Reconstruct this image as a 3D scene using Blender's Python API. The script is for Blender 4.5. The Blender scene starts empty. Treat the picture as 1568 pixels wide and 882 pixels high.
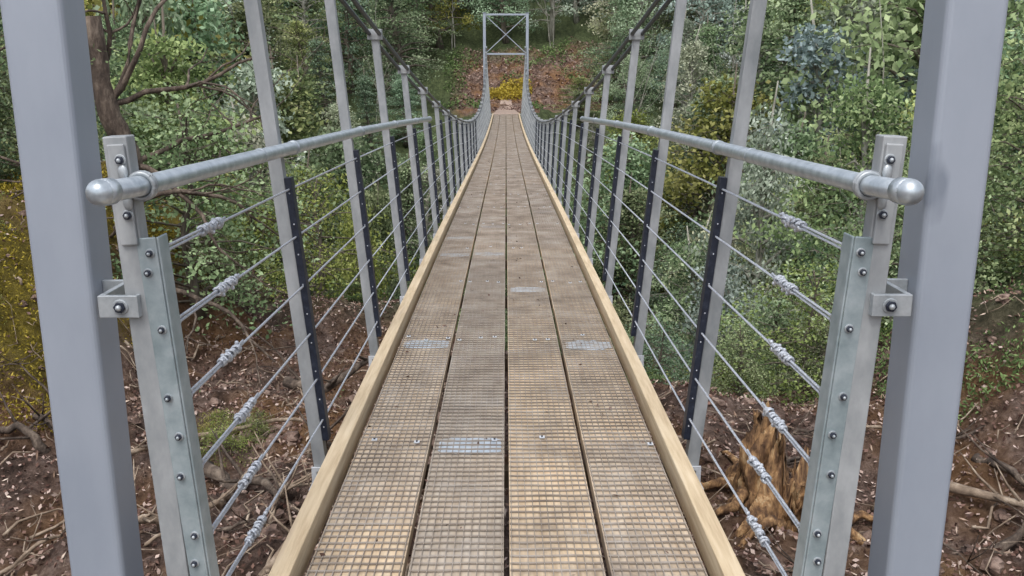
import bpy, math, random
import numpy as np
from mathutils import Vector, noise
rnd = random.Random(7)
NR = np.random.default_rng(7)
D = bpy.data
scene = bpy.context.scene
COL = scene.collection

# ------------------------------------------------------------------ helpers
def link(ob, parent=None):
    COL.objects.link(ob)
    if parent: ob.parent = parent
    return ob
def empty(name, loc=(0, 0, 0)):
    e = D.objects.new(name, None); e.empty_display_size = .3; e.location = loc
    return link(e)
def sm(a, b, x):
    t = min(1, max(0, (x - a) / (b - a))); return t * t * (3 - 2 * t)

class MB:
    def __init__(s): s.v = []; s.f = []; s.m = []; s.s = []; s.a = []
    def add(s, vs, fs, mat=0, smooth=False, a=0.0):
        o = len(s.v); s.v += [tuple(v) for v in vs]; s.a += [a] * len(vs)
        for f in fs: s.f.append(tuple(i + o for i in f)); s.m.append(mat); s.s.append(smooth)
    def box(s, x0, x1, y0, y1, z0, z1, mat=0, a=0.0):
        v = [(x0,y0,z0),(x1,y0,z0),(x1,y1,z0),(x0,y1,z0),(x0,y0,z1),(x1,y0,z1),(x1,y1,z1),(x0,y1,z1)]
        s.add(v, [(0,3,2,1),(4,5,6,7),(0,1,5,4),(1,2,6,5),(2,3,7,6),(3,0,4,7)], mat, a=a)
    def bar(s, p0, p1, w, d, mat=0, a=0.0, ref=(1, 0, 0)):
        p0 = Vector(p0); p1 = Vector(p1); t = (p1 - p0).normalized()
        r = Vector(ref); r = (r - t * r.dot(t)).normalized(); q = t.cross(r)
        v = []
        for p in (p0, p1):
            for sx, sy in ((-1,-1),(1,-1),(1,1),(-1,1)): v.append(p + r*(w/2*sx) + q*(d/2*sy))
        s.add(v, [(0,3,2,1),(4,5,6,7),(0,1,5,4),(1,2,6,5),(2,3,7,6),(3,0,4,7)], mat, a=a)
    def tube(s, pts, rads, n=8, mat=0, caps=True, a=0.0, smooth=True):
        pts = [Vector(p) for p in pts]
        if not hasattr(rads, '__len__'): rads = [rads] * len(pts)
        v = []; fs = []; up = Vector((0.13, 0.21, 0.97))
        for i, p in enumerate(pts):
            t = (pts[min(i+1, len(pts)-1)] - pts[max(i-1, 0)])
            t = t.normalized() if t.length > 1e-9 else Vector((0,0,1))
            r = t.cross(up)
            if r.length < .05: r = t.cross(Vector((1,0,0)))
            r.normalize(); q = r.cross(t)
            for k in range(n):
                an = 2*math.pi*k/n; v.append(p + (r*math.cos(an) + q*math.sin(an)) * rads[i])
        for i in range(len(pts)-1):
            for k in range(n):
                k2 = (k+1) % n; fs.append((i*n+k, i*n+k2, (i+1)*n+k2, (i+1)*n+k))
        if caps:
            fs.append(tuple(range(n))[::-1]); fs.append(tuple((len(pts)-1)*n + k for k in range(n)))
        s.add(v, fs, mat, smooth, a)
    def ball(s, c, r, mat=0, n=8, m=6, sc=(1,1,1)):
        v = []; fs = []
        for i in range(m+1):
            th = math.pi*i/m
            for k in range(n):
                ph = 2*math.pi*k/n
                v.append((c[0]+r*sc[0]*math.sin(th)*math.cos(ph), c[1]+r*sc[1]*math.sin(th)*math.sin(ph), c[2]+r*sc[2]*math.cos(th)))
        for i in range(m):
            for k in range(n): fs.append((i*n+k, (i+1)*n+k, (i+1)*n+(k+1)%n, i*n+(k+1)%n))
        s.add(v, fs, mat, True)
    def ring(s, c, axis, R, r, mat=0, n=16, m=6, arc=1.0, start=0.0):
        c = Vector(c); ax = Vector(axis).normalized(); u = ax.orthogonal().normalized(); w = ax.cross(u)
        pts = []
        for i in range(n+1):
            an = start + 2*math.pi*arc*i/n; pts.append(c + (u*math.cos(an)+w*math.sin(an))*R)
        s.tube(pts, r, m, mat, caps=False)
    def mesh(s, name, mats):
        me = D.meshes.new(name); me.from_pydata(s.v, [], s.f)
        for m in mats: me.materials.append(m)
        me.polygons.foreach_set('material_index', s.m)
        me.polygons.foreach_set('use_smooth', s.s)
        at = me.attributes.new('lv', 'FLOAT', 'POINT'); at.data.foreach_set('value', s.a)
        me.update(); return me
    def obj(s, name, mats, parent=None, bevel=0, seg=2):
        ob = D.objects.new(name, s.mesh(name, mats)); link(ob, parent)
        if bevel:
            b = ob.modifiers.new('bev', 'BEVEL'); b.width = bevel; b.segments = seg; b.limit_method = 'ANGLE'; b.angle_limit = math.radians(50)
        return ob

# ------------------------------------------------------------------ materials
def newmat(name):
    m = D.materials.new(name); m.use_nodes = True; nt = m.node_tree
    return m, nt, nt.nodes['Principled BSDF']
def N(nt, t, **k):
    n = nt.nodes.new(t)
    for a, b in k.items():
        if a in n.inputs.keys(): n.inputs[a].default_value = b
        else: setattr(n, a, b)
    return n
def ramp(nt, stops):
    r = nt.nodes.new('ShaderNodeValToRGB'); e = r.color_ramp.elements
    while len(e) < len(stops): e.new(.5)
    for i, (p, c) in enumerate(stops): e[i].position = p; e[i].color = (*c, 1)
    return r
def noisemat(name, stops, scale=8, rough=.6, metal=0, bump=.1, bdist=.01, stretch=(1,1,1), detail=8, bscale=None, rvar=0.0, two=None):
    m, nt, b = newmat(name); L = nt.links.new
    tc = N(nt, 'ShaderNodeTexCoord'); mp = N(nt, 'ShaderNodeMapping'); mp.inputs['Scale'].default_value = stretch
    L(tc.outputs['Object'], mp.inputs['Vector'])
    n1 = N(nt, 'ShaderNodeTexNoise', Scale=scale, Detail=detail, Roughness=.62); L(mp.outputs[0], n1.inputs['Vector'])
    r = ramp(nt, stops); L(n1.outputs['Fac'], r.inputs[0])
    out = r.outputs[0]
    if two:
        n3 = N(nt, 'ShaderNodeTexNoise', Scale=two[0], Detail=3); L(mp.outputs[0], n3.inputs['Vector'])
        r3 = ramp(nt, [(two[1], (0,0,0)), (two[2], (1,1,1))]); L(n3.outputs['Fac'], r3.inputs[0])
        mx = N(nt, 'ShaderNodeMix', data_type='RGBA'); L(r3.outputs[0], mx.inputs[0]); L(out, mx.inputs[6]); mx.inputs[7].default_value = (*two[3], 1)
        out = mx.outputs[2]
    L(out, b.inputs['Base Color'])
    b.inputs['Roughness'].default_value = rough; b.inputs['Metallic'].default_value = metal
    if rvar:
        mr = N(nt, 'ShaderNodeMapRange'); mr.inputs[3].default_value = rough-rvar; mr.inputs[4].default_value = rough+rvar
        L(n1.outputs['Fac'], mr.inputs[0]); L(mr.outputs[0], b.inputs['Roughness'])
    if bump:
        n2 = N(nt, 'ShaderNodeTexNoise', Scale=bscale or scale*4, Detail=6); L(mp.outputs[0], n2.inputs['Vector'])
        bp = N(nt, 'ShaderNodeBump', Strength=bump, Distance=bdist); L(n2.outputs['Fac'], bp.inputs['Height']); L(bp.outputs[0], b.inputs['Normal'])
    return m

M_post = noisemat('grey_painted_steel', [(.3,(.28,.315,.375)),(.55,(.33,.365,.425)),(.8,(.38,.41,.475))], 3, .40, .1, .06, .004, (1,1,.4), rvar=.08, two=(7,.64,.70,(.22,.25,.30)))
M_galv = noisemat('galvanised_steel', [(.3,(.26,.29,.31)),(.5,(.38,.41,.43)),(.7,(.48,.51,.53))], 22, .42, .4, .08, .003, rvar=.1)
M_tube = noisemat('galvanised_tube', [(.3,(.34,.39,.43)),(.5,(.47,.52,.56)),(.7,(.60,.65,.69))], 28, .34, .55, .06, .003, rvar=.1)
M_angle = noisemat('galvanised_angle', [(.3,(.21,.265,.28)),(.5,(.30,.355,.375)),(.7,(.40,.45,.47))], 14, .45, .25, .06, .003, rvar=.1)
M_bar = noisemat('hanger_steel', [(.3,(.23,.25,.26)),(.5,(.32,.335,.345)),(.7,(.42,.435,.445))], 12, .55, .15, .12, .004, rvar=.1, stretch=(1,1,.5))
M_dark = noisemat('dark_strip', [(.35,(.008,.011,.022)),(.6,(.018,.024,.042)),(.8,(.07,.08,.10))], 60, .5, .1, .1, .002)
M_cable = noisemat('cable_steel', [(.3,(.05,.055,.065)),(.7,(.14,.15,.165))], 60, .5, .4, .3, .004)
M_wire = noisemat('wire_rope', [(.3,(.30,.33,.38)),(.5,(.52,.55,.60)),(.7,(.70,.73,.78))], 150, .42, .35, .5, .003)
M_white = noisemat('white_bracket', [(.3,(.50,.53,.57)),(.7,(.68,.70,.73))], 20, .5, .1)
M_kerb = noisemat('pale_timber', [(.3,(.46,.345,.215)),(.5,(.60,.475,.31)),(.7,(.69,.57,.40))], 6, .75, 0, .3, .004, (8,.5,8), two=(3,.6,.8,(.44,.33,.22)))
M_frame = noisemat('frame_timber', [(.3,(.08,.055,.035)),(.7,(.16,.12,.08))], 6, .85, 0, .3, .004)
M_concrete = noisemat('concrete', [(.3,(.22,.21,.19)),(.7,(.38,.37,.34))], 10, .9, 0, .3)
M_meshw = noisemat('deck_mesh_wire', [(.3,(.19,.155,.125)),(.5,(.31,.265,.22)),(.7,(.44,.40,.36))], 5, .6, .15, 0)
M_patch = noisemat('joint_plate', [(.3,(.33,.37,.41)),(.5,(.44,.50,.56)),(.7,(.56,.63,.70))], 30, .5, .15, .1, .003, two=(14,.52,.68,(.42,.38,.33)))
M_bark = noisemat('bark', [(.3,(.05,.042,.034)),(.5,(.12,.10,.075)),(.7,(.22,.19,.15))], 9, .9, 0, .6, .02, (1,1,.3))
M_barkp = noisemat('lichen_bark', [(.3,(.14,.135,.11)),(.5,(.27,.26,.215)),(.7,(.44,.44,.38))], 9, .9, 0, .6, .02, (1,1,.3))
M_brk = noisemat('gnarled_bark', [(.3,(.025,.018,.014)),(.5,(.085,.062,.047)),(.7,(.22,.175,.135))], 14, .9, 0, .8, .02, (1,1,.35))
M_stump = noisemat('splintered_wood', [(.3,(.04,.02,.012)),(.45,(.15,.08,.038)),(.58,(.36,.21,.095)),(.75,(.62,.47,.28))], 9, .9, 0, .9, .04, (2.2,2.2,.7), bscale=16)
M_twig = noisemat('dead_wood', [(.3,(.09,.065,.045)),(.5,(.24,.18,.13)),(.7,(.48,.40,.31))], 12, .9, 0, .5, .01)
M_clod = noisemat('soil_clods', [(.3,(.04,.025,.02)),(.5,(.16,.105,.082)),(.7,(.36,.27,.22))], 9, .95, 0, .8, .02)
M_path = noisemat('gravel', [(.3,(.26,.175,.14)),(.5,(.36,.27,.22)),(.7,(.46,.37,.31))], 30, .95, 0, .5, .02)

# deck boards (variation per board through 'lv')
M_deck, nt, b = newmat('deck_timber'); L = nt.links.new
tc = N(nt,'ShaderNodeTexCoord'); mp = N(nt,'ShaderNodeMapping'); mp.inputs['Scale'].default_value = (14,.9,1); L(tc.outputs['Object'], mp.inputs['Vector'])
at = N(nt,'ShaderNodeAttribute', attribute_name='lv')
ad = N(nt,'ShaderNodeVectorMath', operation='ADD'); L(mp.outputs[0], ad.inputs[0]); L(at.outputs['Fac'], ad.inputs[1])
n1 = N(nt,'ShaderNodeTexNoise', Scale=3, Detail=8, Roughness=.65); L(ad.outputs[0], n1.inputs['Vector'])
r1 = ramp(nt, [(.25,(.40,.30,.215)),(.45,(.58,.47,.345)),(.62,(.69,.585,.455)),(.8,(.76,.68,.56))]); L(n1.outputs['Fac'], r1.inputs[0])
n2 = N(nt,'ShaderNodeTexNoise', Scale=2.2, Detail=8, Roughness=.78); L(tc.outputs['Object'], n2.inputs['Vector'])
r2 = ramp(nt, [(.34,(.48,.49,.53)),(.5,(.93,.92,.90)),(.66,(1.14,1.08,1.0))]); L(n2.outputs['Fac'], r2.inputs[0])
mx = N(nt,'ShaderNodeMix', data_type='RGBA', blend_type='MULTIPLY'); mx.inputs[0].default_value = 1; L(r1.outputs[0], mx.inputs[6]); L(r2.outputs[0], mx.inputs[7])
mr = ramp(nt, [(0,(.74,.78,.86)),(.3,(.93,.92,.92)),(.6,(1,.98,.94)),(1,(1.08,.99,.86))]); L(at.outputs['Fac'], mr.inputs[0])
mx2 = N(nt,'ShaderNodeMix', data_type='RGBA', blend_type='MULTIPLY'); mx2.inputs[0].default_value = 1; L(mx.outputs[2], mx2.inputs[6]); L(mr.outputs[0], mx2.inputs[7])
L(mx2.outputs[2], b.inputs['Base Color']); b.inputs['Roughness'].default_value = .8
bp = N(nt,'ShaderNodeBump', Strength=.35, Distance=.004); L(n1.outputs['Fac'], bp.inputs['Height']); L(bp.outputs[0], b.inputs['Normal'])

def leafmat(name, c0, c1, c2, trans=.25):
    m, nt, b = newmat(name); L = nt.links.new
    at = N(nt,'ShaderNodeAttribute', attribute_name='lv')
    oi = N(nt,'ShaderNodeObjectInfo')
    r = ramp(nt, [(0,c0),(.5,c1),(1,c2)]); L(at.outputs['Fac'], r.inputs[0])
    mx = N(nt,'ShaderNodeMix', data_type='RGBA', blend_type='MULTIPLY'); mx.inputs[0].default_value = 1
    L(r.outputs[0], mx.inputs[6]); L(oi.outputs['Color'], mx.inputs[7])
    df = N(nt,'ShaderNodeBsdfDiffuse'); L(mx.outputs[2], df.inputs['Color'])
    tr = N(nt,'ShaderNodeBsdfTranslucent'); L(mx.outputs[2], tr.inputs['Color'])
    ms = N(nt,'ShaderNodeMixShader'); ms.inputs[0].default_value = trans
    L(df.outputs[0], ms.inputs[1]); L(tr.outputs[0], ms.inputs[2]); L(ms.outputs[0], nt.nodes['Material Output'].inputs['Surface'])
    nt.nodes.remove(b)
    return m
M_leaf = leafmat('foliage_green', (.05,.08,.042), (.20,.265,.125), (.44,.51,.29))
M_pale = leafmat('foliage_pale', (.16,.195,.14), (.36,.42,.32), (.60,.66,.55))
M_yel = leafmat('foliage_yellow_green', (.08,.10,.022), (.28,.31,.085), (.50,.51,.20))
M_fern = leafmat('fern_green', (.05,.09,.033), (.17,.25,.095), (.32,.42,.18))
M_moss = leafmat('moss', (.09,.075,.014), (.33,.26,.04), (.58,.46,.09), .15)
M_litter = leafmat('litter', (.06,.033,.027), (.24,.15,.12), (.60,.48,.42), .05)
M_chip = leafmat('wood_chips', (.10,.06,.045), (.34,.235,.17), (.70,.58,.48), .0)

# ------------------------------------------------------------------ terrain
def nz(x, y, s, o=0): return noise.noise(Vector((x*s, y*s, o)))
def ground(x, y):
    z = -1.36 - 1.3*sm(1.1, 2.6, y)
    z += 1.40*sm(2.5, 4.2, -x)*sm(4.8, 7.4, y)
    z += .95*sm(2.6, 4.3, x)*sm(4.4, 6.4, y)
    z += .35*max(0, min(abs(x)-6, 25))*sm(14, 5, y)*(1 if abs(x) > 6 else 0)
    t = sm(-2, 2, x); t2 = sm(2.4, 4.0, x)
    ye = 9.8*(1-t) + 6.3*t + 1.3*t2 + nz(x, 0, .3, 5)*1.2
    g = sm(ye, ye+8.5, y); z = z*(1-g) + (-9.6)*g
    f = sm(26.5, 42.3, y); z = z*(1-f) + (-2.07)*f
    if y > 49: z += min(y-49, 40)*.40 * sm(49, 53, y)
    if y > 43: z += sm(3, 14, abs(x))*1.2*sm(43, 46, y)
    amp = 1.0
    if abs(x) < 1.6 and 41 < y < 51.5: amp = .05
    if y < 1.6: amp = .2
    n = nz(x, y, .35)*.35 + nz(x, y, 1.1, 3)*.22 + nz(x, y, 3.1, 7)*.13
    if y < 12: n += nz(x, y, 8, 9)*.06
    return z + n*amp*(1 if y < 12 else 1.8)

def axis(lo, hi, flo, fhi, step, grow):
    a = list(np.arange(flo, fhi, step)); s = step; p = a[-1]
    while p < hi: s *= grow; p += s; a.append(min(p, hi))
    s = step; p = a[0]; L_ = []
    while p > lo: s *= grow; p -= s; L_.append(max(p, lo))
    return L_[::-1] + a
xs = axis(-500, 500, -5.5, 5.5, .06, 1.06)
ys = axis(-60, 700, 2.6, 9.5, .06, 1.03)
tv = []; zone = []
for y in ys:
    for x in xs:
        z = ground(x, y); tv.append((x, y, z))
        near = sm(12, 9.5, y)
        moss = sm(3.0, 3.4, -x)*sm(5.9, 6.5, y)*near*sm(-.25, .15, nz(x, y, .9, 2)+.05)
        grn = 0
        if y < 12: grn = max(sm(2.9, 4.2, x)*sm(5.7, 6.8, y), sm(9, 11, y))
        elif y > 44 and y < 57: grn = 1 - sm(-3.2, -2.0, x)*sm(5.6, 4.6, x)*sm(57,55,y)
        else: grn = 1
        zone.append((moss, grn, sm(40,44,y), 1))
nx = len(xs)
tf = [(j*nx+i, j*nx+i+1, (j+1)*nx+i+1, (j+1)*nx+i) for j in range(len(ys)-1) for i in range(nx-1)]
me = D.meshes.new('ground'); me.from_pydata(tv, [], tf); me.polygons.foreach_set('use_smooth', [True]*len(tf))
ca = me.color_attributes.new('zone', 'FLOAT_COLOR', 'POINT'); ca.data.foreach_set('color', np.array(zone, dtype=np.float32).ravel())
M_g, nt, b = newmat('earth'); L = nt.links.new
tc = N(nt,'ShaderNodeTexCoord')
n1 = N(nt,'ShaderNodeTexNoise', Scale=5, Detail=12, Roughness=.78); L(tc.outputs['Object'], n1.inputs['Vector'])
r1 = ramp(nt, [(.32,(.025,.016,.012)),(.45,(.11,.072,.056)),(.56,(.23,.16,.13)),(.70,(.48,.38,.33))]); L(n1.outputs['Fac'], r1.inputs[0])
n2 = N(nt,'ShaderNodeTexNoise', Scale=.9, Detail=5); L(tc.outputs['Object'], n2.inputs['Vector'])
r2 = ramp(nt, [(.45,(0,0,0)),(.62,(1,1,1))]); L(n2.outputs['Fac'], r2.inputs[0])
mo = N(nt,'ShaderNodeMix', data_type='RGBA'); L(r2.outputs[0], mo.inputs[0]); L(r1.outputs[0], mo.inputs[6])
r1b = ramp(nt, [(.3,(.05,.024,.012)),(.5,(.22,.12,.06)),(.7,(.40,.26,.155))]); L(n1.outputs['Fac'], r1b.inputs[0]); L(r1b.outputs[0], mo.inputs[7])
za = N(nt,'ShaderNodeAttribute', attribute_name='zone'); sp = N(nt,'ShaderNodeSeparateColor'); L(za.outputs['Color'], sp.inputs[0])
rg = ramp(nt, [(.3,(.02,.025,.012)),(.5,(.065,.085,.036)),(.7,(.15,.18,.08))]); L(n1.outputs['Fac'], rg.inputs[0])
mg = N(nt,'ShaderNodeMix', data_type='RGBA'); L(sp.outputs[1], mg.inputs[0]); L(mo.outputs[2], mg.inputs[6]); L(rg.outputs[0], mg.inputs[7])
rm = ramp(nt, [(.3,(.05,.04,.012)),(.5,(.19,.15,.03)),(.7,(.38,.30,.06))]); L(n1.outputs['Fac'], rm.inputs[0])
mm = N(nt,'ShaderNodeMix', data_type='RGBA'); L(sp.outputs[0], mm.inputs[0]); L(mg.outputs[2], mm.inputs[6]); L(rm.outputs[0], mm.inputs[7])
L(mm.outputs[2], b.inputs['Base Color']); b.inputs['Roughness'].default_value = .95; b.inputs['Specular IOR Level'].default_value = .2
n3 = N(nt,'ShaderNodeTexNoise', Scale=16, Detail=10, Roughness=.78); L(tc.outputs['Object'], n3.inputs['Vector'])
bp = N(nt,'ShaderNodeBump', Strength=1.0, Distance=.09); L(n3.outputs['Fac'], bp.inputs['Height']); L(bp.outputs[0], b.inputs['Normal'])
me.materials.append(M_g); link(D.objects.new('ground', me))

rv = MB(); rv.add([(-300,19,-9.1),(300,19,-9.1),(300,27,-9.1),(-300,27,-9.1)], [(0,1,2,3)])
M_w, nt, b = newmat('river_water'); b.inputs['Base Color'].default_value = (.02,.03,.025,1); b.inputs['Roughness'].default_value = .12
nn = N(nt,'ShaderNodeTexNoise', Scale=5, Detail=5); bb = N(nt,'ShaderNodeBump', Strength=.4, Distance=.05); nt.links.new(nn.outputs['Fac'], bb.inputs['Height']); nt.links.new(bb.outputs[0], b.inputs['Normal'])
rv.obj('river', [M_w])

# ------------------------------------------------------------------ foliage
def leafverts(c, size, bias, rng, wid=.55):
    n = len(c)
    a = rng.normal(size=(n,3)); nn = rng.normal(size=(n,3)); nn[:,2] += bias*np.sign(nn[:,2]+1.5)
    nn /= np.linalg.norm(nn,axis=1)[:,None]
    b_ = np.cross(nn,a); b_ /= np.linalg.norm(b_,axis=1)[:,None]+1e-9; a = np.cross(b_,nn)
    s = (size*rng.uniform(.65,1.35,n))[:,None]
    return np.stack([c-a*s/2, c+b_*s*wid/2, c+a*s/2, c-b_*s*wid/2],axis=1).reshape(-1,3)
def addleaves(mb, c, size, bias, rng, shade, mat, wid=.55):
    v = leafverts(c, size, bias, rng, wid); o = len(mb.v); n = len(c)
    mb.v += list(map(tuple, v.tolist())); mb.a += np.repeat(np.clip(shade,0,1),4).tolist()
    mb.f += [(o+4*i,o+4*i+1,o+4*i+2,o+4*i+3) for i in range(n)]; mb.m += [mat]*n; mb.s += [False]*n

def tree_mesh(name, seed, H, R, ncl, nlf, ls, flat, c0, leaf, bark, rc=.28, droop=.12, tr=.02, bias=1.2, top=.35):
    rng = np.random.default_rng(seed); r = random.Random(seed); mb = MB()
    k = 9; tp = []; ox = oy = 0
    for i in range(k):
        t = i/(k-1); tp.append(Vector((ox, oy, H*.94*t))); ox += r.uniform(-1,1)*H*.022; oy += r.uniform(-1,1)*H*.022
    mb.tube(tp, [max(.012,(H*tr+.02)*(1-.92*i/(k-1))*(1.35 if i == 0 else 1)) for i in range(k)], 7, 0)
    def tpt(t):
        f = min(max(t,0),1)*(k-1); i = min(int(f),k-2); return tp[i].lerp(tp[i+1], f-i)
    for c in range(ncl):
        t = c0 + (1-c0)*((c+.5)/ncl)**.9
        u = (t-c0)/(1-c0)
        prof = (math.sin(math.pi*min(1,(u*.82+.16)))**.7)*(1-u*(1-top))
        az = c*2.39996 + r.uniform(-.5,.5); rr = R*prof*r.choice((1.1,1,.85,.65,.5))*r.uniform(.75,1.15)
        base = tpt(t*.9-.02); cen = base + Vector((math.cos(az)*rr, math.sin(az)*rr, H*.05 + r.uniform(-.3,.3) - rr*droop))
        mid = base.lerp(cen,.5) + Vector((r.uniform(-.12,.12), r.uniform(-.12,.12), .12))*(R*.4)
        br = max(.008, H*.0045*(1-u*.5))
        mb.tube([base, mid, cen], [br*1.6, br, br*.35], 4, 0, caps=False)
        rcl = R*rc*r.uniform(.6,1.35); n = int(nlf*(rcl/(R*rc))**1.5)
        p = rng.normal(size=(n,3)); p /= np.linalg.norm(p,axis=1)[:,None]; p *= (rng.uniform(0,1,n)**.45)[:,None]
        rad = np.hypot(p[:,0],p[:,1])
        sub = rng.uniform(0,6.283,9); ang = np.arctan2(p[:,1],p[:,0])
        k2 = 1 + .4*np.sin(ang*5+sub[0])*np.sin(ang*3+sub[1])
        q = p*np.array([rcl,rcl,rcl*flat]); q[:,:2] *= k2[:,None]; q[:,2] -= rad*rad*rcl*.28
        q += rng.normal(size=(n,3))*ls*.4
        for j in range(3):
            an = r.uniform(0,6.28); e = cen + Vector((math.cos(an)*rcl*.8, math.sin(an)*rcl*.8, -.18*rcl))
            mb.tube([cen, e], [br*.4, .004], 3, 0, caps=False)
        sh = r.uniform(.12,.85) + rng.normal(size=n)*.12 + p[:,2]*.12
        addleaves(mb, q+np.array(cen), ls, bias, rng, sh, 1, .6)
    return mb.mesh(name, [bark, leaf])

PROT = {}
def prot(k, *a, **kw): PROT[k] = (tree_mesh(k, *a, **kw), a[1])
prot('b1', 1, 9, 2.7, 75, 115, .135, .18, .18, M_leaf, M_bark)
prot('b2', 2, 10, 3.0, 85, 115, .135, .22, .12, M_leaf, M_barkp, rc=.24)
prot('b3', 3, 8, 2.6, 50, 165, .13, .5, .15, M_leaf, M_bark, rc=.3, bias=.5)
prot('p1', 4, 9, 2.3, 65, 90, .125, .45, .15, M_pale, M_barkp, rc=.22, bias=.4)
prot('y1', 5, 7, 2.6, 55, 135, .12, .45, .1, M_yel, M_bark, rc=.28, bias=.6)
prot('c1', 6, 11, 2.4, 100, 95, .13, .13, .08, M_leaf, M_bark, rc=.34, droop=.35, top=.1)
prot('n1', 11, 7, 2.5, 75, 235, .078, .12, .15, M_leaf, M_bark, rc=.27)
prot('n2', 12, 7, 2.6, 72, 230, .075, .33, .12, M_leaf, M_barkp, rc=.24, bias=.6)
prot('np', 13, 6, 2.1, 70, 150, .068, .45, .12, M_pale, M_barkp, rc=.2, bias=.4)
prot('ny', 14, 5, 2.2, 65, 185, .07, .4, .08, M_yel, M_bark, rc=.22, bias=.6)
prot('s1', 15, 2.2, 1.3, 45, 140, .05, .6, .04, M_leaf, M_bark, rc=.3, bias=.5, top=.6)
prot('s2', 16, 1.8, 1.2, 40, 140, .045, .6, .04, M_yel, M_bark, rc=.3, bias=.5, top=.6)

def fern_mesh(name, seed):
    r = random.Random(seed); mb = MB()
    for i in range(13):
        az = i*2.4 + r.uniform(-.3,.3); Lf = r.uniform(.55,.9); d = Vector((math.cos(az), math.sin(az), 0)); sd = Vector((-d.y, d.x, 0))
        pts = [d*(Lf*t) + Vector((0,0,Lf*(1.0*t-1.05*t*t))) for t in [j/14 for j in range(15)]]
        mb.tube(pts[::2], .004, 3, 0, caps=False)
        sh = r.uniform(.15,.7)
        for j in range(2, 15):
            w = .16*math.sin(math.pi*(j/15)**.7)+.01
            for s in (-1, 1):
                p = pts[j]; e = p + sd*s*w + d*w*.3 + Vector((0,0,-w*.2)); h = d*.017
                mb.add([p-h, e-h*.3, e+h*.3, p+h], [(0,1,2,3)], 1, a=min(1,max(0,sh+r.uniform(-.15,.15))))
    return mb.mesh(name, [M_bark, M_fern])
FERN = [fern_mesh('fern_a', 1), fern_mesh('fern_b', 2)]
def bare_mesh(name, seed, H):
    r = random.Random(seed); mb = MB()
    def g(p, d, rad, L_, dep):
        pts = [p.copy()]; rr = [rad]; n = 7
        for i in range(n):
            d = (d + Vector((r.uniform(-1,1), r.uniform(-1,1), r.uniform(-.5,.9)))*.22).normalized(); p = p+d*(L_/n); pts.append(p.copy()); rr.append(rad*(1-.75*(i+1)/n))
        mb.tube(pts, rr, 5, 0, caps=False)
        if dep:
            for k in range(5 if dep == 2 else 3):
                i = r.randrange(2, n+1); g(pts[i], (d+Vector((r.uniform(-1,1),r.uniform(-1,1),r.uniform(-.1,.8)))*1.0).normalized(), rr[i]*.5, L_*.45, dep-1)
    for k in range(2): g(Vector((r.uniform(-.3,.3),r.uniform(-.3,.3),0)), Vector((r.uniform(-.3,.3),r.uniform(-.3,.3),1)).normalized(), .05, H*r.uniform(.75,1), 2)
    return mb.mesh(name, [M_barkp])
BARE = [bare_mesh('bare_sapling', 3, 7), bare_mesh('bare_sapling_b', 9, 8)]

def put(me, name, x, y, sc, col, parent=None, dz=-.1, sz=None):
    ob = D.objects.new(name, me); ob.location = (x, y, ground(x, y)+dz)
    ob.rotation_euler = (rnd.uniform(-.08,.08), rnd.uniform(-.08,.08), rnd.uniform(0,6.28))
    ob.scale = (sc, sc, sz or sc); ob.color = (*col, 1)
    return link(ob, parent)
def tint(v=.42):
    k = rnd.uniform(1-v, 1+v*.8); w = rnd.uniform(-1,1); return (k*(1+.14*w), k, k*(1-.12*w)*rnd.uniform(.9,1.2))

forest = empty('forest')
def grid(x0,x1,y0,y1,s):
    y = y0
    while y < y1:
        x = x0 + rnd.uniform(0,s)
        while x < x1:
            yield x + rnd.uniform(-.35,.35)*s, y + rnd.uniform(-.35,.35)*s
            x += s
        y += s*.9
for x, y in grid(-40, 40, 45, 66, 3.7):
    if -2.8 < x < 5.8 and y < 55.2: continue
    if -3.6 < x < 3.6 and y < 46: continue
    if abs(x) > y*.58+1: continue
    k = rnd.choice(['b1','b2','b3','b1','b2','c1','p1','y1','p1'])
    if -2.6 < x < 6 and y < 58: k = rnd.choice(['y1','b3','p1'])
    elif 0 < x < 16 and y < 62 and rnd.random() < .45: k = 'p1'
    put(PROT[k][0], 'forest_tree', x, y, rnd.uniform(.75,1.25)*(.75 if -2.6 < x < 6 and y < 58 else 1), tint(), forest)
for x, y in grid(-28, 28, 28, 45, 3.2):
    if abs(x) < 2.6: continue
    if abs(x) > y*.58+1: continue
    k = rnd.choice(['b1','b2','b3','y1','c1','p1','p1','b3']) if x > 0 else rnd.choice(['b1','b2','b3','y1','c1','p1','b3'])
    ztop = -2.2 + .75*(abs(x)-2.6) + rnd.uniform(-.6,1.2); ztop = min(ztop, 6)
    H = max(2.0, ztop-ground(x,y)); s = H/PROT[k][1]
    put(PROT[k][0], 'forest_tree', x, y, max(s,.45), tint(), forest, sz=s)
for x, y in grid(-20, 20, 13.5, 28, 2.75):
    if abs(x) > y*.58+1: continue
    ax = abs(x)
    k = rnd.choice(['n1','n2','n1','n2','ny','np']) if y < 22 else rnd.choice(['b1','b3','n2','y1','p1'])
    if ax < 2.4: ztop = -4.4 + rnd.uniform(-1,.2)
    elif x < 0: ztop = -3.3 + .95*(ax-2.4) + rnd.uniform(-.8,.8)
    else: ztop = -3.8 + .62*(ax-2.4) + rnd.uniform(-.9,.9)
    ztop = min(ztop, 4.5)
    H = max(1.6, ztop-ground(x,y)); s = H/PROT[k][1]
    sc = min(max(s,.5),1.05)
    if ax < 3.6: sc = min(sc, .55)
    put(PROT[k][0], 'forest_tree', x, y, sc, tint(), forest, sz=s)
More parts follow.
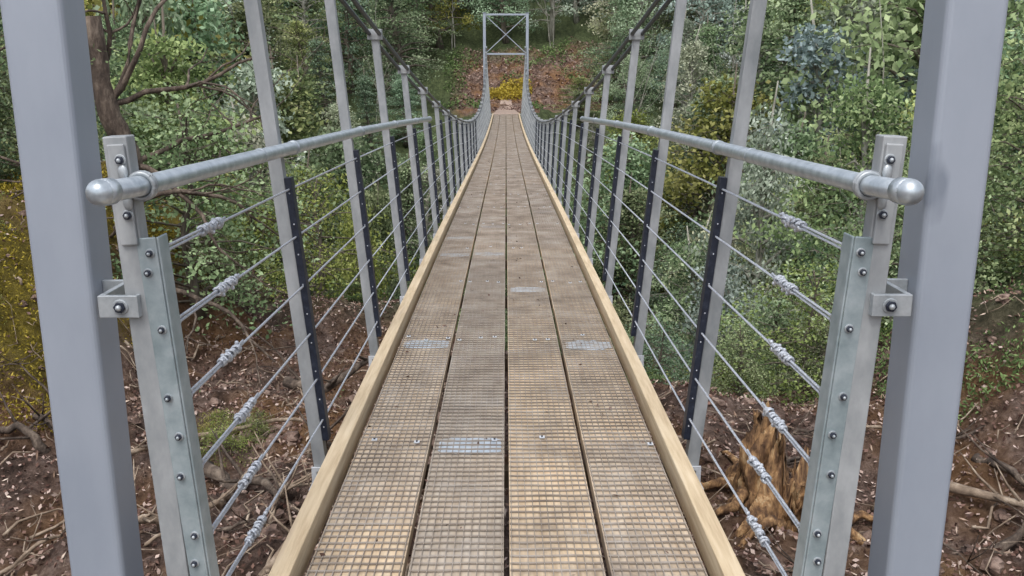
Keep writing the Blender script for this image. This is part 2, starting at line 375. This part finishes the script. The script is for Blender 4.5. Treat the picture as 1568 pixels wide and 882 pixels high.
for k, nm, x, y, ztop, tn in [
    ('n1','beech_tree',-6.3,11.5,3.2,(.8,.85,.9)), ('n2','beech_tree',-8.6,14,3.6,(1.1,1.1,1)), ('n1','beech_tree',-4.9,14.5,1.6,(1.2,1.2,1)),
    ('n1','beech_tree',-7.9,9.4,2.6,(.55,.65,.65)), ('ny','beech_tree',-4.2,12.4,-1.0,(.8,.9,1)),
    ('n1','beech_tree',8.3,13,3.0,(1,1.05,1)), ('n2','beech_tree',6.0,15,1.0,(1.15,1.2,1.1)), ('np','lichen_tree',4.6,17,.5,(1,1,1)),
    ('ny','beech_tree',7.4,10.2,.6,(1,1,.9)), ('n1','beech_tree',9.6,11.5,3.4,(.8,.9,.9)), ('n1','beech_tree',5.4,11.2,-1.4,(1.1,1.15,1)),
    ('n1','beech_tree',6.9,9.3,1.9,(.75,.85,.8))]:
    H = ztop-ground(x,y); s = H/PROT[k][1]
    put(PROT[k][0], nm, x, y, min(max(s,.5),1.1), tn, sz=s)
for x, y, ztop in [(8.5,34,4.0),(4.9,38,3.0),(14,27,2.8),(9.6,24,1.2),(12,40,5),(-9,28,3.0),(-5.5,40,3.0),(17,33,5),(2.9,57,9),(-3.2,57,9)]:
    H = ztop-ground(x,y); put(rnd.choice(BARE), 'bare_tree', x, y, H/9*rnd.uniform(.7,.9), (1,1,1), forest, sz=H/7)
under = empty('undergrowth')
for i in range(150):
    side = rnd.choice((-1,1,1)); x = side*rnd.uniform(.2, 9); y = rnd.uniform(7.2, 15)
    g = ground(x,y)
    if x < 0 and x > -3.0 and y < 10.5: continue
    if x < 0 and y < 8.6: continue
    if g > -1.0 and rnd.random() < .5: continue
    s = rnd.uniform(.45,1.0)
    if abs(x) < 2.2: s = min(s, (-2.3-g)/2.6)
    if s < .2: continue
    k = rnd.choice(['s1','s1','s2'])
    put(PROT[k][0], 'shrub', x, y, s, tint(), under)
for x, y, k, s in [(-5.3,8.8,'s1',.8),(-4.9,9.4,'s1',.7),(-3.1,9.3,'s1',.4),(3.9,7.9,'s1',.8),(4.9,8.2,'s1',1.0),(5.6,7.6,'s2',.8),(4.7,7.2,'s2',.45),(2.6,8.2,'s1',.6),(3.3,8.5,'s2',.6),(1.5,8.3,'s1',.45),(2.1,7.6,'s1',.4),(2.7,7.2,'s1',.35),
                   (-1.95,5.9,'s2',.22),(-1.8,6.15,'s2',.18),(-2.1,6.2,'s2',.18),(-3.9,6.4,'s2',.2),(-4.3,7.2,'s2',.3)]:
    put(PROT[k][0], 'shrub', x, y, s, tint(.15), under)
fp = empty('fern_patch')
for i in range(110):
    sd = rnd.choice((-1,1,1)); x = sd*rnd.uniform(.5,8.5); y = rnd.uniform(7.6,15)
    if -3.2 < x < 0 and y < 10.5: continue
    if x < 0 and y < 8.6: continue
    k = rnd.uniform(.5,.95)
    put(rnd.choice(FERN), 'fern', x, y, rnd.uniform(.35,.7), (k,k,k), fp, dz=0)

def scatter(name, n, fx, size, mats, up=1.5, parent=None, fz=0.0, wid=.6, shade=(.1,.9)):
    c = []
    while len(c) < n:
        p = fx()
        if p is None: continue
        c.append((p[0], p[1], ground(p[0],p[1]) + fz*rnd.random() + .008))
    mb = MB(); addleaves(mb, np.array(c), size, up, NR, NR.uniform(shade[0],shade[1],n)**1.4, 0, wid)
    ob = mb.obj(name, mats); ob.color = (1,1,1,1); return ob
def f_lit():
    x = rnd.uniform(-6,6); y = 2.6+8.2*rnd.random()**1.1
    if x > .5 and y > 7.6: return None
    if x < -3.0 and y > 6.2 and rnd.random() < .7: return None
    if x > 3.6 and y > 6 and rnd.random() < .7: return None
    return x, y
scatter('leaf_litter', 50000, f_lit, .032, [M_litter], 1.0, fz=.03, shade=(0,1))
scatter('wood_chips', 8000, f_lit, .055, [M_chip], .9, fz=.035, wid=.22, shade=(0,1))
def f_moss():
    x = rnd.uniform(-6.5,-2.95); y = rnd.uniform(5.8,9.5)
    if nz(x,y,.9,2) < -.1+.3*rnd.random(): return None
    return x, y
scatter('moss', 20000, f_moss, .03, [M_moss], .2, fz=.08, wid=.35)
def f_moss2():
    x = rnd.uniform(2.9,6.8); y = rnd.uniform(5.9,9.5)
    if nz(x,y,.9,2) < -.1+.3*rnd.random(): return None
    return x, y
scatter('ground_cover', 20000, f_moss2, .035, [M_fern], .2, fz=.10, wid=.4)
def f_far():
    a = rnd.uniform(0,6.28); r_ = rnd.random()**.5
    return .15+math.cos(a)*1.3*r_, 51.4+math.sin(a)*.6*r_
scatter('yellow_moss_clump', 2500, f_far, .12, [M_moss], .3, fz=.45, wid=.6, shade=(.6,1))
def f_far2():
    return rnd.uniform(-3,6), rnd.uniform(47,57)
scatter('hillside_litter', 7000, f_far2, .14, [M_litter], 1.4, fz=.05)
def f_far3():
    x = rnd.uniform(-3.5,6.5); y = rnd.uniform(47.5,57)
    if nz(x,y,.5,4) < .12: return None
    if abs(x) < 1.1 and y < 51: return None
    return x, y
scatter('hillside_plants', 3500, f_far3, .13, [M_fern], .4, fz=.4, wid=.6)

# soil clods / bark lumps
cl = MB()
for i in range(1900):
    x = rnd.uniform(-4.5,4.5); y = rnd.uniform(2.8,8.2)
    if x > 0 and y > 6.8: continue
    if nz(x,y,.8,11) < rnd.uniform(-.4,.25): continue
    r0 = .012+.06*rnd.random()**3; z = ground(x,y); n, m = 8, 5; v = []; o = rnd.random()*50
    for q in range(m+1):
        th = math.pi*q/m
        for k in range(n):
            ph = 2*math.pi*k/n; d = Vector((math.sin(th)*math.cos(ph), math.sin(th)*math.sin(ph), math.cos(th)*.7))
            v.append(Vector((x,y,z+r0*.2)) + d*r0*(1+.8*noise.noise(d*1.8+Vector((o,o,o)))))
    cl.add(v, [(q*n+k,(q+1)*n+k,(q+1)*n+(k+1)%n,q*n+(k+1)%n) for q in range(m) for k in range(n)])
cl.obj('soil_clods', [M_clod])

tw = MB()
for i in range(750):
    x = rnd.uniform(-4.8,5); y = rnd.uniform(2.8,8.6); a = rnd.uniform(0,3.14); Lt = .08+.55*rnd.random()**1.6; p = []
    if x > 0 and y > 7.2: continue
    for j in range(5):
        q = (x+math.cos(a)*Lt*j/4, y+math.sin(a)*Lt*j/4); p.append((q[0], q[1], ground(*q)+.02+rnd.uniform(0,.05))); a += rnd.uniform(-.45,.45)
    r0 = .002+.010*rnd.random()**2; tw.tube(p, [r0,r0,r0*.8,r0*.6,r0*.3], 5, 0)
tw.obj('fallen_twigs', [M_twig])
def branch(name, pts, r0, mat):
    mb = MB(); P_ = []
    for i in range(len(pts)-1):
        for j in range(4):
            t = j/4; P_.append(Vector(pts[i]).lerp(Vector(pts[i+1]), t) + Vector((rnd.uniform(-1,1),rnd.uniform(-1,1),rnd.uniform(-1,1)))*r0*.6)
    P_.append(Vector(pts[-1])); n = len(P_)
    mb.tube(P_, [r0*(1-.75*i/n)*rnd.uniform(.85,1.15) for i in range(n)], 8, 0)
    for k in range(6):
        i = rnd.randrange(2,n-2); d = Vector((rnd.uniform(-1,1),rnd.uniform(-1,1),rnd.uniform(0,.8)))
        mb.tube([P_[i], P_[i]+d*.18, P_[i]+d*.33+Vector((0,0,.04))], [r0*.35,r0*.22,.003], 5, 0)
    return mb.obj(name, [mat])
def gp(x, y, h): return (x, y, ground(x,y)+h)
branch('fallen_branch', [gp(2.75,5.35,.16), gp(3.1,5.0,.14), gp(3.6,4.7,.10)], .035, M_twig)
branch('fallen_branch', [gp(-2.0,5.6,.08), gp(-1.75,5.3,.12), gp(-1.45,5.1,.08), gp(-1.15,4.8,.05)], .045, M_brk)
branch('fallen_branch', [gp(-2.7,5.5,.10), gp(-2.3,5.9,.12), gp(-1.7,6.3,.12), gp(-1.2,6.5,.03)], .025, M_twig)
branch('exposed_root', [gp(-1.9,7.4,.1), gp(-1.5,7.2,.22), gp(-1.2,7.6,.25), gp(-.9,8.1,.02)], .05, M_brk)
for i in range(26):
    x = rnd.choice((-1,1))*rnd.uniform(1.0,3.4); y = rnd.uniform(3.9,6.4); a = rnd.uniform(0,6.28); p = []; L_ = rnd.uniform(.35,1.0)
    for j in range(4):
        p.append(gp(x,y,[.0,.09,.08,-.02][j]+rnd.uniform(-.02,.03))); x += math.cos(a)*L_/3; y += math.sin(a)*L_/3; a += rnd.uniform(-.7,.7)
    branch('exposed_root', p, rnd.uniform(.012,.035), rnd.choice((M_brk,M_brk,M_twig)))

# broken stump on the right
st = MB(); nS = 110; nL = 34; sx, sy = 1.74, 5.2; gz = ground(sx,sy)-.12; SR = 1.35
v = []; fs = []
def jag(an): return .50 + .24*math.cos(an-2.9) + .24*noise.noise(Vector((math.cos(an)*2.3, math.sin(an)*2.3, 4))) + .22*noise.noise(Vector((math.cos(an)*9, math.sin(an)*9, 1)))
for lv in range(nL):
    for k in range(nS):
        an = 2*math.pi*k/nS; t = lv/(nL-1); ca_, sa_ = math.cos(an), math.sin(an)
        butt = max(0, math.cos(an*3+.6))*.16*(1-t)**2.0
        rad = .225 - .07*t + butt + .10*(1-t)**4 + .12*noise.noise(Vector((ca_*1.6, sa_*1.6, t*1.6))) + .09*noise.noise(Vector((ca_*5, sa_*5, t*3.6))) + .04*noise.noise(Vector((ca_*14, sa_*14, t*9)))
        rad *= SR
        v.append((sx+ca_*rad, sy+sa_*rad*.85, gz + jag(an)*t + .08*noise.noise(Vector((ca_*3,sa_*3,t*3+7)))))
for lv in range(nL-1):
    for k in range(nS): fs.append((lv*nS+k, lv*nS+(k+1)%nS, (lv+1)*nS+(k+1)%nS, (lv+1)*nS+k))
o = len(v)
for k in range(nS):
    an = 2*math.pi*k/nS; v.append((sx+math.cos(an)*.08, sy+math.sin(an)*.06, gz+.24+.3*jag(an)))
for k in range(nS): fs.append(((nL-1)*nS+k, (nL-1)*nS+(k+1)%nS, o+(k+1)%nS, o+k))
fs.append(tuple(range(o,o+nS)))
st.add(v, fs, 0, True)
for q in range(90):
    an = rnd.uniform(0,6.28); t = rnd.uniform(.3,1); rad = (.25-.07*t)*SR; x = sx+math.cos(an)*rad; y = sy+math.sin(an)*rad*.85; z = gz+jag(an)*t
    st.tube([(x,y,z-.08),(x+rnd.uniform(-.04,.04),y+rnd.uniform(-.04,.04),z+rnd.uniform(-.02,.08))],[rnd.uniform(.006,.016),.002],4,0)
for q in range(9):
    an = q*.7+rnd.uniform(-.2,.2); p = []; rr_ = .22
    for j in range(6):
        x = sx+math.cos(an)*rr_; y = sy+math.sin(an)*rr_; p.append((x,y,ground(x,y)+.10*(1-j/5)+rnd.uniform(-.01,.03))); rr_ += .10; an += rnd.uniform(-.2,.2)
    st.tube(p, [.05,.042,.034,.026,.018,.008], 7, 0)
st.obj('tree_stump', [M_stump])

# gnarled tree, left
gt = MB(); rg_ = random.Random(21)
def grow(p, d, r, L_, depth):
    pts = [p.copy()]; rr = [r]; n = 9
    for i in range(n):
        d = (d + Vector((rg_.uniform(-1,1),rg_.uniform(-1,1),rg_.uniform(-1,.75)))*.36).normalized()
        p = p + d*(L_/n); pts.append(p.copy()); rr.append(max(.003, r*(1-.7*(i+1)/n)))
    gt.tube(pts, rr, 8 if depth > 1 else 5, 0, caps=False)
    if depth > 0:
        for k in range(4 if depth > 1 else 3):
            i = rg_.randrange(3, n+1); nd = (d + Vector((rg_.uniform(-1,1),rg_.uniform(-1,1),rg_.uniform(-.5,.7)))*1.1).normalized()
            grow(pts[i], nd, rr[i]*.65, L_*.62, depth-1)
    elif rg_.random() < .3:
        c = np.array(p) + NR.normal(size=(50,3))*np.array([.15,.15,.05]); addleaves(gt, c, .045, 1.0, NR, NR.uniform(.2,.7,50), 1)
bx, by = -3.22, 7.9; bz = ground(bx,by)-.1
tk = [(0,0,0),(.06,0,.3),(.0,-.05,.7),(-.09,0,1.05),(-.01,.05,1.4),(-.16,0,1.9),(-.24,0,2.8)]
trunk = []; tr_ = [.21,.135,.115,.108,.10,.09,.065]; rad_ = []
for i in range(len(tk)-1):
    for j in range(5):
        t = j/5; p = Vector(tk[i]).lerp(Vector(tk[i+1]), t) + Vector((rg_.uniform(-1,1),rg_.uniform(-1,1),0))*.012
        trunk.append(Vector((bx,by,bz))+p); rad_.append((tr_[i]*(1-t)+tr_[i+1]*t)*rg_.uniform(.9,1.12))
gt.tube(trunk, rad_, 12, 0)
for i, d, L_ in [(1,(.9,-.05,-.15),1.4),(2,(-.6,.3,.4),1.2),(3,(.8,.1,.5),1.5),(3,(-.8,-.0,.2),1.3),(4,(.7,.3,.4),1.6),(4,(.9,.1,-.1),1.4),(5,(.8,0,.6),1.7),(5,(-.5,.2,.5),1.4),(5,(.9,.2,.1),1.5),(5,(.5,.1,.7),1.7),(5,(-.4,0,.9),1.4)]:
    grow(trunk[min(i*5,len(trunk)-2)].copy(), Vector(d).normalized(), .028, L_, 2)
go = gt.obj('gnarled_tree', [M_brk, M_leaf]); go.color = (1,1,1,1)

# ------------------------------------------------------------------ bridge
bridge = empty('suspension_bridge', (0,0,0))
Yp = np.array([1.3,2.2,4.8,8,11.6,17.2,24.5,30,36.2,42.4]); Zp = np.array([-1.315,-1.33,-1.375,-1.46,-1.575,-1.77,-1.95,-2.04,-2.08,-2.03])
PC = np.polyfit(Yp, Zp, 4)
def dz(y): return float(np.polyval(PC, y))
def cz(y): return -1.11 + 2.02*((y-22.5)/20.5)**2
def cx(y): return .70 + .2*((y-22.5)/20.5)**2
HY = [3.15+1.43*i for i in range(28)]
def hbx(y, z):
    z0 = dz(y)-.12; return .685 + (cx(y)-.685)*(z-z0)/(cz(y)-z0)

bd = MB(); stripw = .2585; gap = .0165; Y0, Y1 = 1.25, 42.4
sx0 = [-(2*stripw+1.5*gap) + i*(stripw+gap) for i in range(4)]
for i in range(4):
    y = Y0 - rnd.uniform(0,1.2)
    while y < Y1:
        ye = min(y+rnd.choice((1.43,2.86)), Y1); a = rnd.random(); ys_ = max(y,Y0)
        n = max(2,int((ye-ys_)/.35)); lift = rnd.uniform(-.0015,.0015)
        if ye-ys_ > .1:
            yy = [ys_+ (ye-.006-ys_)*j/n for j in range(n+1)]
            v = []
            for q in yy:
                z = dz(q)+lift; v += [(sx0[i],q,z-.04),(sx0[i]+stripw,q,z-.04),(sx0[i]+stripw,q,z),(sx0[i],q,z)]
            fs = []
            for j in range(n):
                for k in range(4): fs.append((j*4+k, j*4+(k+1)%4, (j+1)*4+(k+1)%4, (j+1)*4+k))
            fs += [(3,2,1,0),(n*4,n*4+1,n*4+2,n*4+3)]
            bd.add(v, fs, 0, a=a)
        y = ye
bd.obj('deck_boards', [M_deck], bridge)
wm = MB()
for i in range(4):
    x0, x1 = sx0[i]+.002, sx0[i]+stripw-.002
    y = Y0+.02
    while y < Y1:
        z = dz(y)+.002; w = .0030; n = 6; v = []
        ph = rnd.uniform(0,6)
        for q in range(n+1):
            xx = x0+(x1-x0)*q/n; j = .0018*math.sin(ph+q*1.3)
            v += [(xx,y-w+j,z),(xx,y-w+j,z+.0042),(xx,y+w+j,z+.0042),(xx,y+w+j,z)]
        wm.add(v, [(q*4+c, (q+1)*4+c, (q+1)*4+c+1, q*4+c+1) for q in range(n) for c in range(3)])
        y += .0385
    for k in range(12):
        xx = x0+.004+(x1-x0-.008)*k/11; n = 90; v = []
        for q in range(n+1):
            yq = Y0+(Y1-Y0)*q/n; z = dz(yq)+.004; v += [(xx-.0011,yq,z-.003),(xx-.0011,yq,z+.0035),(xx+.0011,yq,z+.0035),(xx+.0011,yq,z-.003)]
        wm.add(v, [(q*4+c, (q+1)*4+c, (q+1)*4+c+1, q*4+c+1) for q in range(n) for c in range(3)])
wm.obj('anti_slip_wire_mesh', [M_meshw], bridge)
jp = MB()
for i, y in [(1,3.12),(0,4.47),(3,4.45),(2,5.78),(0,7.1),(1,7.15),(0,8.0),(3,9.9),(1,8.7),(0,11.5),(2,11.4),(1,13),(3,14.2),(2,15.8),(0,17),(2,18.6),(1,20)]:
    # dented plate with an irregular outline
    x0, x1 = sx0[i]+.02, sx0[i]+stripw-.012; w = rnd.uniform(.075,.105); n = 14; top = []; bot = []
    for q in range(n+1):
        xx = x0+(x1-x0)*q/n; e0 = w*(1-.35*abs(2*q/n-1)**3)*rnd.uniform(.82,1.05); e1 = w*(1-.35*abs(2*q/n-1)**3)*rnd.uniform(.82,1.05)
        bot.append((xx,y-e0,dz(y-e0)+.0028)); top.append((xx,y+e1,dz(y+e1)+.0028))
    jp.add(bot+top, [(q,q+1,n+2+q,n+1+q) for q in range(n)])
jp.obj('joint_plates', [M_patch], bridge)
fx = MB()
for Y in HY:
    for i in range(4):
        for dx in (.035, stripw/2, stripw-.035):
            if rnd.random() < .6:
                x = sx0[i]+dx+rnd.uniform(-.02,.02); y = Y+rnd.uniform(-.05,.05); z = dz(y)+.0065
                fx.box(x-.010,x+.010,y-.010,y+.010,z,z+.003, 0)
                fx.tube([(x,y,z+.002),(x,y,z+.007)], .004, 6, 1)
fx.obj('deck_fasteners', [M_white, M_dark], bridge)
dbr = MB()
for k in range(300):
    x = rnd.uniform(-.53,.53); y = rnd.uniform(2,20); z = dz(y)+.008
    c = np.array([[x,y,z]]); addleaves(dbr, c, rnd.uniform(.008,.026), 1.5, NR, np.array([rnd.random()*.8]), 0)
o_ = dbr.obj('fallen_leaves_on_deck', [M_litter], bridge); o_.color = (.6,.6,.6,1)
for s in (-1,1):
    kb = MB(); y = Y0
    while y < Y1:
        ye = min(y+4.29, Y1); n = 8; v = []
        for j in range(n+1):
            q = y+(ye-.003-y)*j/n; z = dz(q); a0, a1 = s*.566, s*.622
            if s < 0: a0, a1 = a1, a0
            v += [(a0,q,z-.05),(a1,q,z-.05),(a1,q,z+.045),(a0,q,z+.045)]
        fs = [(j*4+k, j*4+(k+1)%4, (j+1)*4+(k+1)%4, (j+1)*4+k) for j in range(n) for k in range(4)] + [(3,2,1,0),(n*4,n*4+1,n*4+2,n*4+3)]
        kb.add(v, fs); y = ye
    kb.obj('timber_kerb', [M_kerb], bridge, bevel=.004)
sb = MB()
for Y in HY+[1.72]:
    z = dz(Y); sb.box(-.70,.70,Y-.03,Y+.03,z-.17,z-.10)
for x in (-.42,-.14,.14,.42):
    for j in range(41): sb.bar((x,Y0+j,dz(Y0+j)-.068),(x,min(Y0+j+1,Y1),dz(min(Y0+j+1,Y1))-.068),.05,.05)
sb.obj('deck_framing', [M_frame], bridge)
for s in (-1,1):
    hb = MB(); ds = MB(); sh = MB()
    for i, Y in enumerate(HY):
        z0 = dz(Y)-.16; z1 = cz(Y)+.03
        X0, X1 = hbx(Y,z0), hbx(Y,z1)
        hb.bar((s*X0,Y-.014,z0),(s*X1,Y-.014,z1),.046,.006)
        hb.bar((s*(X0-.0195),Y+.010,z0),(s*(X1-.0195),Y+.010,z1),.006,.041)
        hh = min(.98, cz(Y)-dz(Y)-.02)
        za, zb = dz(Y)+.02, dz(Y)+hh
        if i < 13:
            ds.bar((s*(hbx(Y,za)-.037),Y-.004,za),(s*(hbx(Y,zb)-.037),Y-.004,zb),.024,.042)
            for q in range(9):
                zq = za+(zb-za)*(q+.5)/9; ds.ball((s*(hbx(Y,zq)-.037),Y-.025,zq),.0032,1,6,4)
        x = s*.69; z = dz(Y)
        sh.box(x-.028,x+.028,Y-.030,Y-.020,z-.15,z-.085); sh.box(x-.04,x+.04,Y-.04,Y+.04,z-.185,z-.17)
        sh.tube([(x,Y-.04,z-.12),(x,Y-.028,z-.12)],.010,8)
        c = cz(Y); X = s*cx(Y); hb.box(X-.045,X+.045,Y-.03,Y+.03,c-.02,c+.045)
    hb.obj('hanger_bars', [M_bar], bridge, bevel=.0015)
    ds.obj('dark_spacer_strips', [M_dark, M_wire], bridge, bevel=.003)
    sh.obj('hanger_shoes', [M_white], bridge)
    cb = MB()
    yy = [2.03+(43.0-2.03)*j/90 for j in range(91)]
    for o in (-.032,.032):
        cb.tube([(s*(cx(y)+o), y, cz(y)+.012) for y in yy], .013, 8)
    for o in (-.032,.032):
        cb.tube([(s*(.90+o),2.03,cz(2.03)+.012),(s*(1.2+o),-6,-1.4)],.013,8)
        cb.tube([(s*(.90+o),43.0,cz(43.)+.012),(s*(1.1+o),50.5,-1.7)],.013,8)
    cb.obj('main_cables', [M_cable], bridge)
    sw = MB(); dd = MB()
    heights = [.94,.775,.60,.425,.255,.10]
    def strand(p0, p1, R, r, mb, pitch=.03, n3=3):
        p0 = Vector(p0); p1 = Vector(p1); d = p1-p0; L_ = d.length; d.normalize(); u = d.orthogonal().normalized(); w = d.cross(u)
        m = max(4, int(L_/(pitch/7)))
        for k in range(n3):
            mb.tube([p0+d*(L_*q/m)+(u*math.cos(6.283*(L_*q/m)/pitch+k*6.283/n3)+w*math.sin(6.283*(L_*q/m)/pitch+k*6.283/n3))*R for q in range(m+1)], r, 5)
    for h in heights:
        pts = []; zt = -1.325+h; xt = .752 - .062*(-.35-zt)/.95
        pts.append(Vector((s*xt,1.93,zt)))
        for Y in HY:
            k = min(1, (cz(Y)-dz(Y)-.04)/.94); z = dz(Y)+h*k
            pts.append(Vector((s*(hbx(Y,z)-.037),Y,z)))
        d = (pts[1]-pts[0]).normalized(); up = Vector((0,0,1)); side = d.cross(up).normalized()
        w0 = .34+rnd.uniform(-.05,.05)
        strand(pts[0]+d*w0, pts[1], .0020, .0021, sw)
        strand(pts[1], pts[2], .0020, .0021, sw)
        sw.tube(pts[2:], .0036, 6)
        for q in range(4): dd.ball(pts[0]+d*(.012+q*.012)+up*rnd.uniform(-.003,.003), (.013,.009,.011,.007)[q], 0, 8, 5)
        t0 = pts[0]+d*.055
        strand(t0+up*.005, t0+d*(w0-.03)+up*.005, .0018, .0020, dd, .022)
        strand(t0-up*.005, t0+d*(w0-.03)-up*.003, .0018, .0020, dd, .022)
        dd.ring(t0+d*.004, side, .010, .004, 0, 12, 5)
        for g in range(4):
            st_ = w0+g*.040-.04
            for q in range(3):
                c = pts[0]+d*(st_+q*.0090) + up*rnd.uniform(-.001,.004)
                dd.ring(c, d+side*.3*rnd.uniform(-1,1)+up*.2*rnd.uniform(-1,1), .0080+.003*rnd.random(), .0038, 0, 10, 5)
            dd.ball(pts[0]+d*(st_+.030)+up*.012*rnd.choice((-1,1))+side*.005*rnd.choice((-1,1)), .0066, 0, 6, 4)
        strand(pts[0]+d*(w0+.1)+up*.005, pts[0]+d*(w0+.15)+up*.008, .0016, .0018, dd, .022)
    sw.obj('side_wires', [M_wire], bridge)
    dd.obj('wire_dead_ends', [M_wire], bridge)
    hr = MB()
    RP = [(s*.768,1.73,-.229),(s*.7505,1.9,-.236),(s*.727,3.15,-.263),(s*.722,4.58,-.302),(s*.722,6.01,-.352),(s*.722,7.44,-.408),(s*.722,8.75,-.462)]
    hr.tube(RP, .0215, 20)
    hr.ball(RP[0], .0262, 0, 20, 12); d0 = (Vector(RP[1])-Vector(RP[0])).normalized()
    hr.tube([Vector(RP[0]), Vector(RP[0])+d0*.035],.0262,20); hr.ball(RP[-1], .0225, 0, 12, 8)
    for p in RP[2:]:
        p = Vector(p); X = hbx(p.y,p.z)
        hr.tube([p-Vector((0,.012,0)),p+Vector((0,.012,0))],.025,20)
        a0, a1 = sorted((s*(.74), s*(X-.01))); hr.box(a0,a1,p.y-.012,p.y+.010,p.z-.010,p.z+.010)
    hr.tube([Vector((s*.735,2.75,-.254))-Vector((0,.004,0)),Vector((s*.735,2.75,-.254))+Vector((0,.004,0))],.0232,20)
    hr.obj('handrail', [M_tube], bridge)
    ep = MB()
    ep.bar((s*.801,1.915,-.135),(s*.740,1.915,-1.5),.050,.045)
    ep.bar((s*.7975,1.887,-.150),(s*.788,1.887,-.36),.036,.008)
    ep.obj('railing_end_post', [M_bar], bridge, bevel=.003)
    an = MB()
    an.bar((s*.757,1.895,-.345),(s*.684,1.895,-1.5),.042,.006)
    an.bar((s*.7345,1.925,-.345),(s*.6615,1.925,-1.5),.006,.055)
    an.obj('wire_anchor_angle', [M_angle], bridge, bevel=.0025)
    bo = MB()
    def bolt(x,y,z,r=.0105,m=0):
        bo.tube([(x,y,z),(x,y-.003,z)], r*1.35, 14, smooth=False); bo.tube([(x,y-.003,z),(x,y-.010,z)], r, 6, 1, smooth=False)
        bo.ball((x,y-.011,z), r*.55, 0, 8, 4)
    for j, zt in enumerate([-.378,-.42,-.545,-.70,-.79,-.885,-1.03,-1.10]):
        xt = .757-.073*(-.345-zt)/1.155; bolt(s*(xt+(.004 if j%2 else -.006)),1.892,zt,.0075)
    bo.ring((s*.752,1.885,-.236),(0,1,0),.0265,.0055,0,20,8); bo.ring((s*.752,1.897,-.236),(0,1,0),.0265,.0055,0,20,8)
    bolt(s*.788,1.883,-.182,.009); bolt(s*.783,1.883,-.296,.009)
    bo.ball((s*.784,1.878,-.208),.011,0,10,6,(1,.5,1.6)); bo.ball((s*.779,1.878,-.268),.011,0,10,6,(1,.5,1.6))
    a0, a1 = sorted((s*.778, s*.862))
    bo.box(a0,a1,1.874,1.886,-.514,-.466)
    bo.box(min(s*.850,s*.862),max(s*.850,s*.862),1.8862,2.04,-.514,-.466)
    bo.box(min(s*.8622,s*.9145),max(s*.8622,s*.9145),2.02,2.032,-.514,-.466)
    bo.box(min(s*.778,s*.786),max(s*.778,s*.786),1.8862,1.925,-.514,-.466)
    bolt(s*.815,1.874,-.490,.0125)
    bo.obj('clamps_and_bolts', [M_galv, M_dark], bridge, bevel=.0015)

def tower(Y, name, top, cross, base):
    e = empty(name, (0,Y,0)); e.parent = bridge
    for s in (-1,1):
        t = MB(); a0, a1 = sorted((s*.915,s*1.045)); t.box(a0,a1,-.06,.06,base,top)
        t.obj('tower_post', [M_post], e, bevel=.014, seg=4)
        t = MB(); t.box(min(s*.86,s*.914),max(s*.86,s*.914),-.05,.05,cz(Y)-.06,cz(Y)-.003); t.obj('cable_saddle', [M_galv], e, bevel=.004)
        t = MB(); t.box(s*.98-.09,s*.98+.09,-.09,.09,top,top+.012); t.obj('cap_plate', [M_post], e)
        t = MB(); t.box(s*.98-.28,s*.98+.28,-.28,.28,base-1.2,base+.18); t.obj('footing', [M_concrete], e, bevel=.02)
    t = MB()
    t.box(-.914,.914,-.04,.04,top-.12,top-.04); t.box(-.914,.914,-.04,.04,cross-.04,cross+.04)
    t.bar((-.91,-.03,cross+.05),(.91,-.03,top-.14),.035,.035,ref=(0,1,0)); t.bar((-.91,.03,top-.14),(.91,.03,cross+.05),.035,.035,ref=(0,1,0))
    t.obj('cross_bracing', [M_post], e, bevel=.004)
tower(2.03, 'near_tower', 3.2, 1.45, -2.9)
tower(43.4, 'far_tower', 2.47, .65, -2.4)

ab = MB(); ab.box(-.8,.8,.4,1.24,-2.4,-1.33); ab.box(-.8,.8,42.42,43.2,-3.2,-2.05)
ab.obj('abutments', [M_concrete], bridge, bevel=.01)
gpth = MB(); v = []; ny = 16
for j in range(ny+1):
    y = 42.45+8.6*j/ny; w = .62-.02*j+rnd.uniform(-.04,.04)
    for i in range(5):
        x = -w+2*w*i/4; v.append((x,y,max(ground(x,y)+.03,-2.045) + (.0 if y < 43.5 else .01)))
gpth.add(v, [(j*5+i,j*5+i+1,(j+1)*5+i+1,(j+1)*5+i) for j in range(ny) for i in range(4)], 0, True)
gpth.obj('gravel_path', [M_path])

# ------------------------------------------------------------------ light, world, camera
EL, AZ = 60, 195
w = D.worlds.new('World'); scene.world = w; w.use_nodes = True; nt = w.node_tree; L = nt.links.new
sky = nt.nodes.new('ShaderNodeTexSky'); sky.sky_type = 'NISHITA'; sky.sun_disc = False
sky.sun_elevation = math.radians(EL); sky.sun_rotation = math.radians(AZ); sky.air_density = 1.0; sky.dust_density = 3.0
hs = nt.nodes.new('ShaderNodeHueSaturation'); hs.inputs['Saturation'].default_value = .38; hs.inputs['Value'].default_value = 1.7
bg = nt.nodes['Background']; bg.inputs['Strength'].default_value = .15
L(sky.outputs[0], hs.inputs['Color']); L(hs.outputs[0], bg.inputs['Color'])
sd = D.lights.new('sun', 'SUN'); sd.energy = 1.4; sd.angle = math.radians(24); sd.color = (1,.98,.95)
so = D.objects.new('sun', sd); link(so)
el, az = math.radians(EL), math.radians(AZ)
dirv = Vector((math.sin(az)*math.cos(el), math.cos(az)*math.cos(el), math.sin(el)))
so.rotation_euler = dirv.to_track_quat('Z','Y').to_euler(); so.location = dirv*50
cd = D.cameras.new('camera'); cd.sensor_width = 36; cd.lens = 1400/1568*36; cd.clip_end = 2000; cd.clip_start = .05
co = D.objects.new('camera', cd); link(co); co.location = (0,0,0)
co.rotation_euler = (math.radians(90-13.5), 0, math.radians(-.37))
scene.camera = co
scene.view_settings.view_transform = 'Standard'; scene.view_settings.look = 'None'; scene.view_settings.exposure = 0
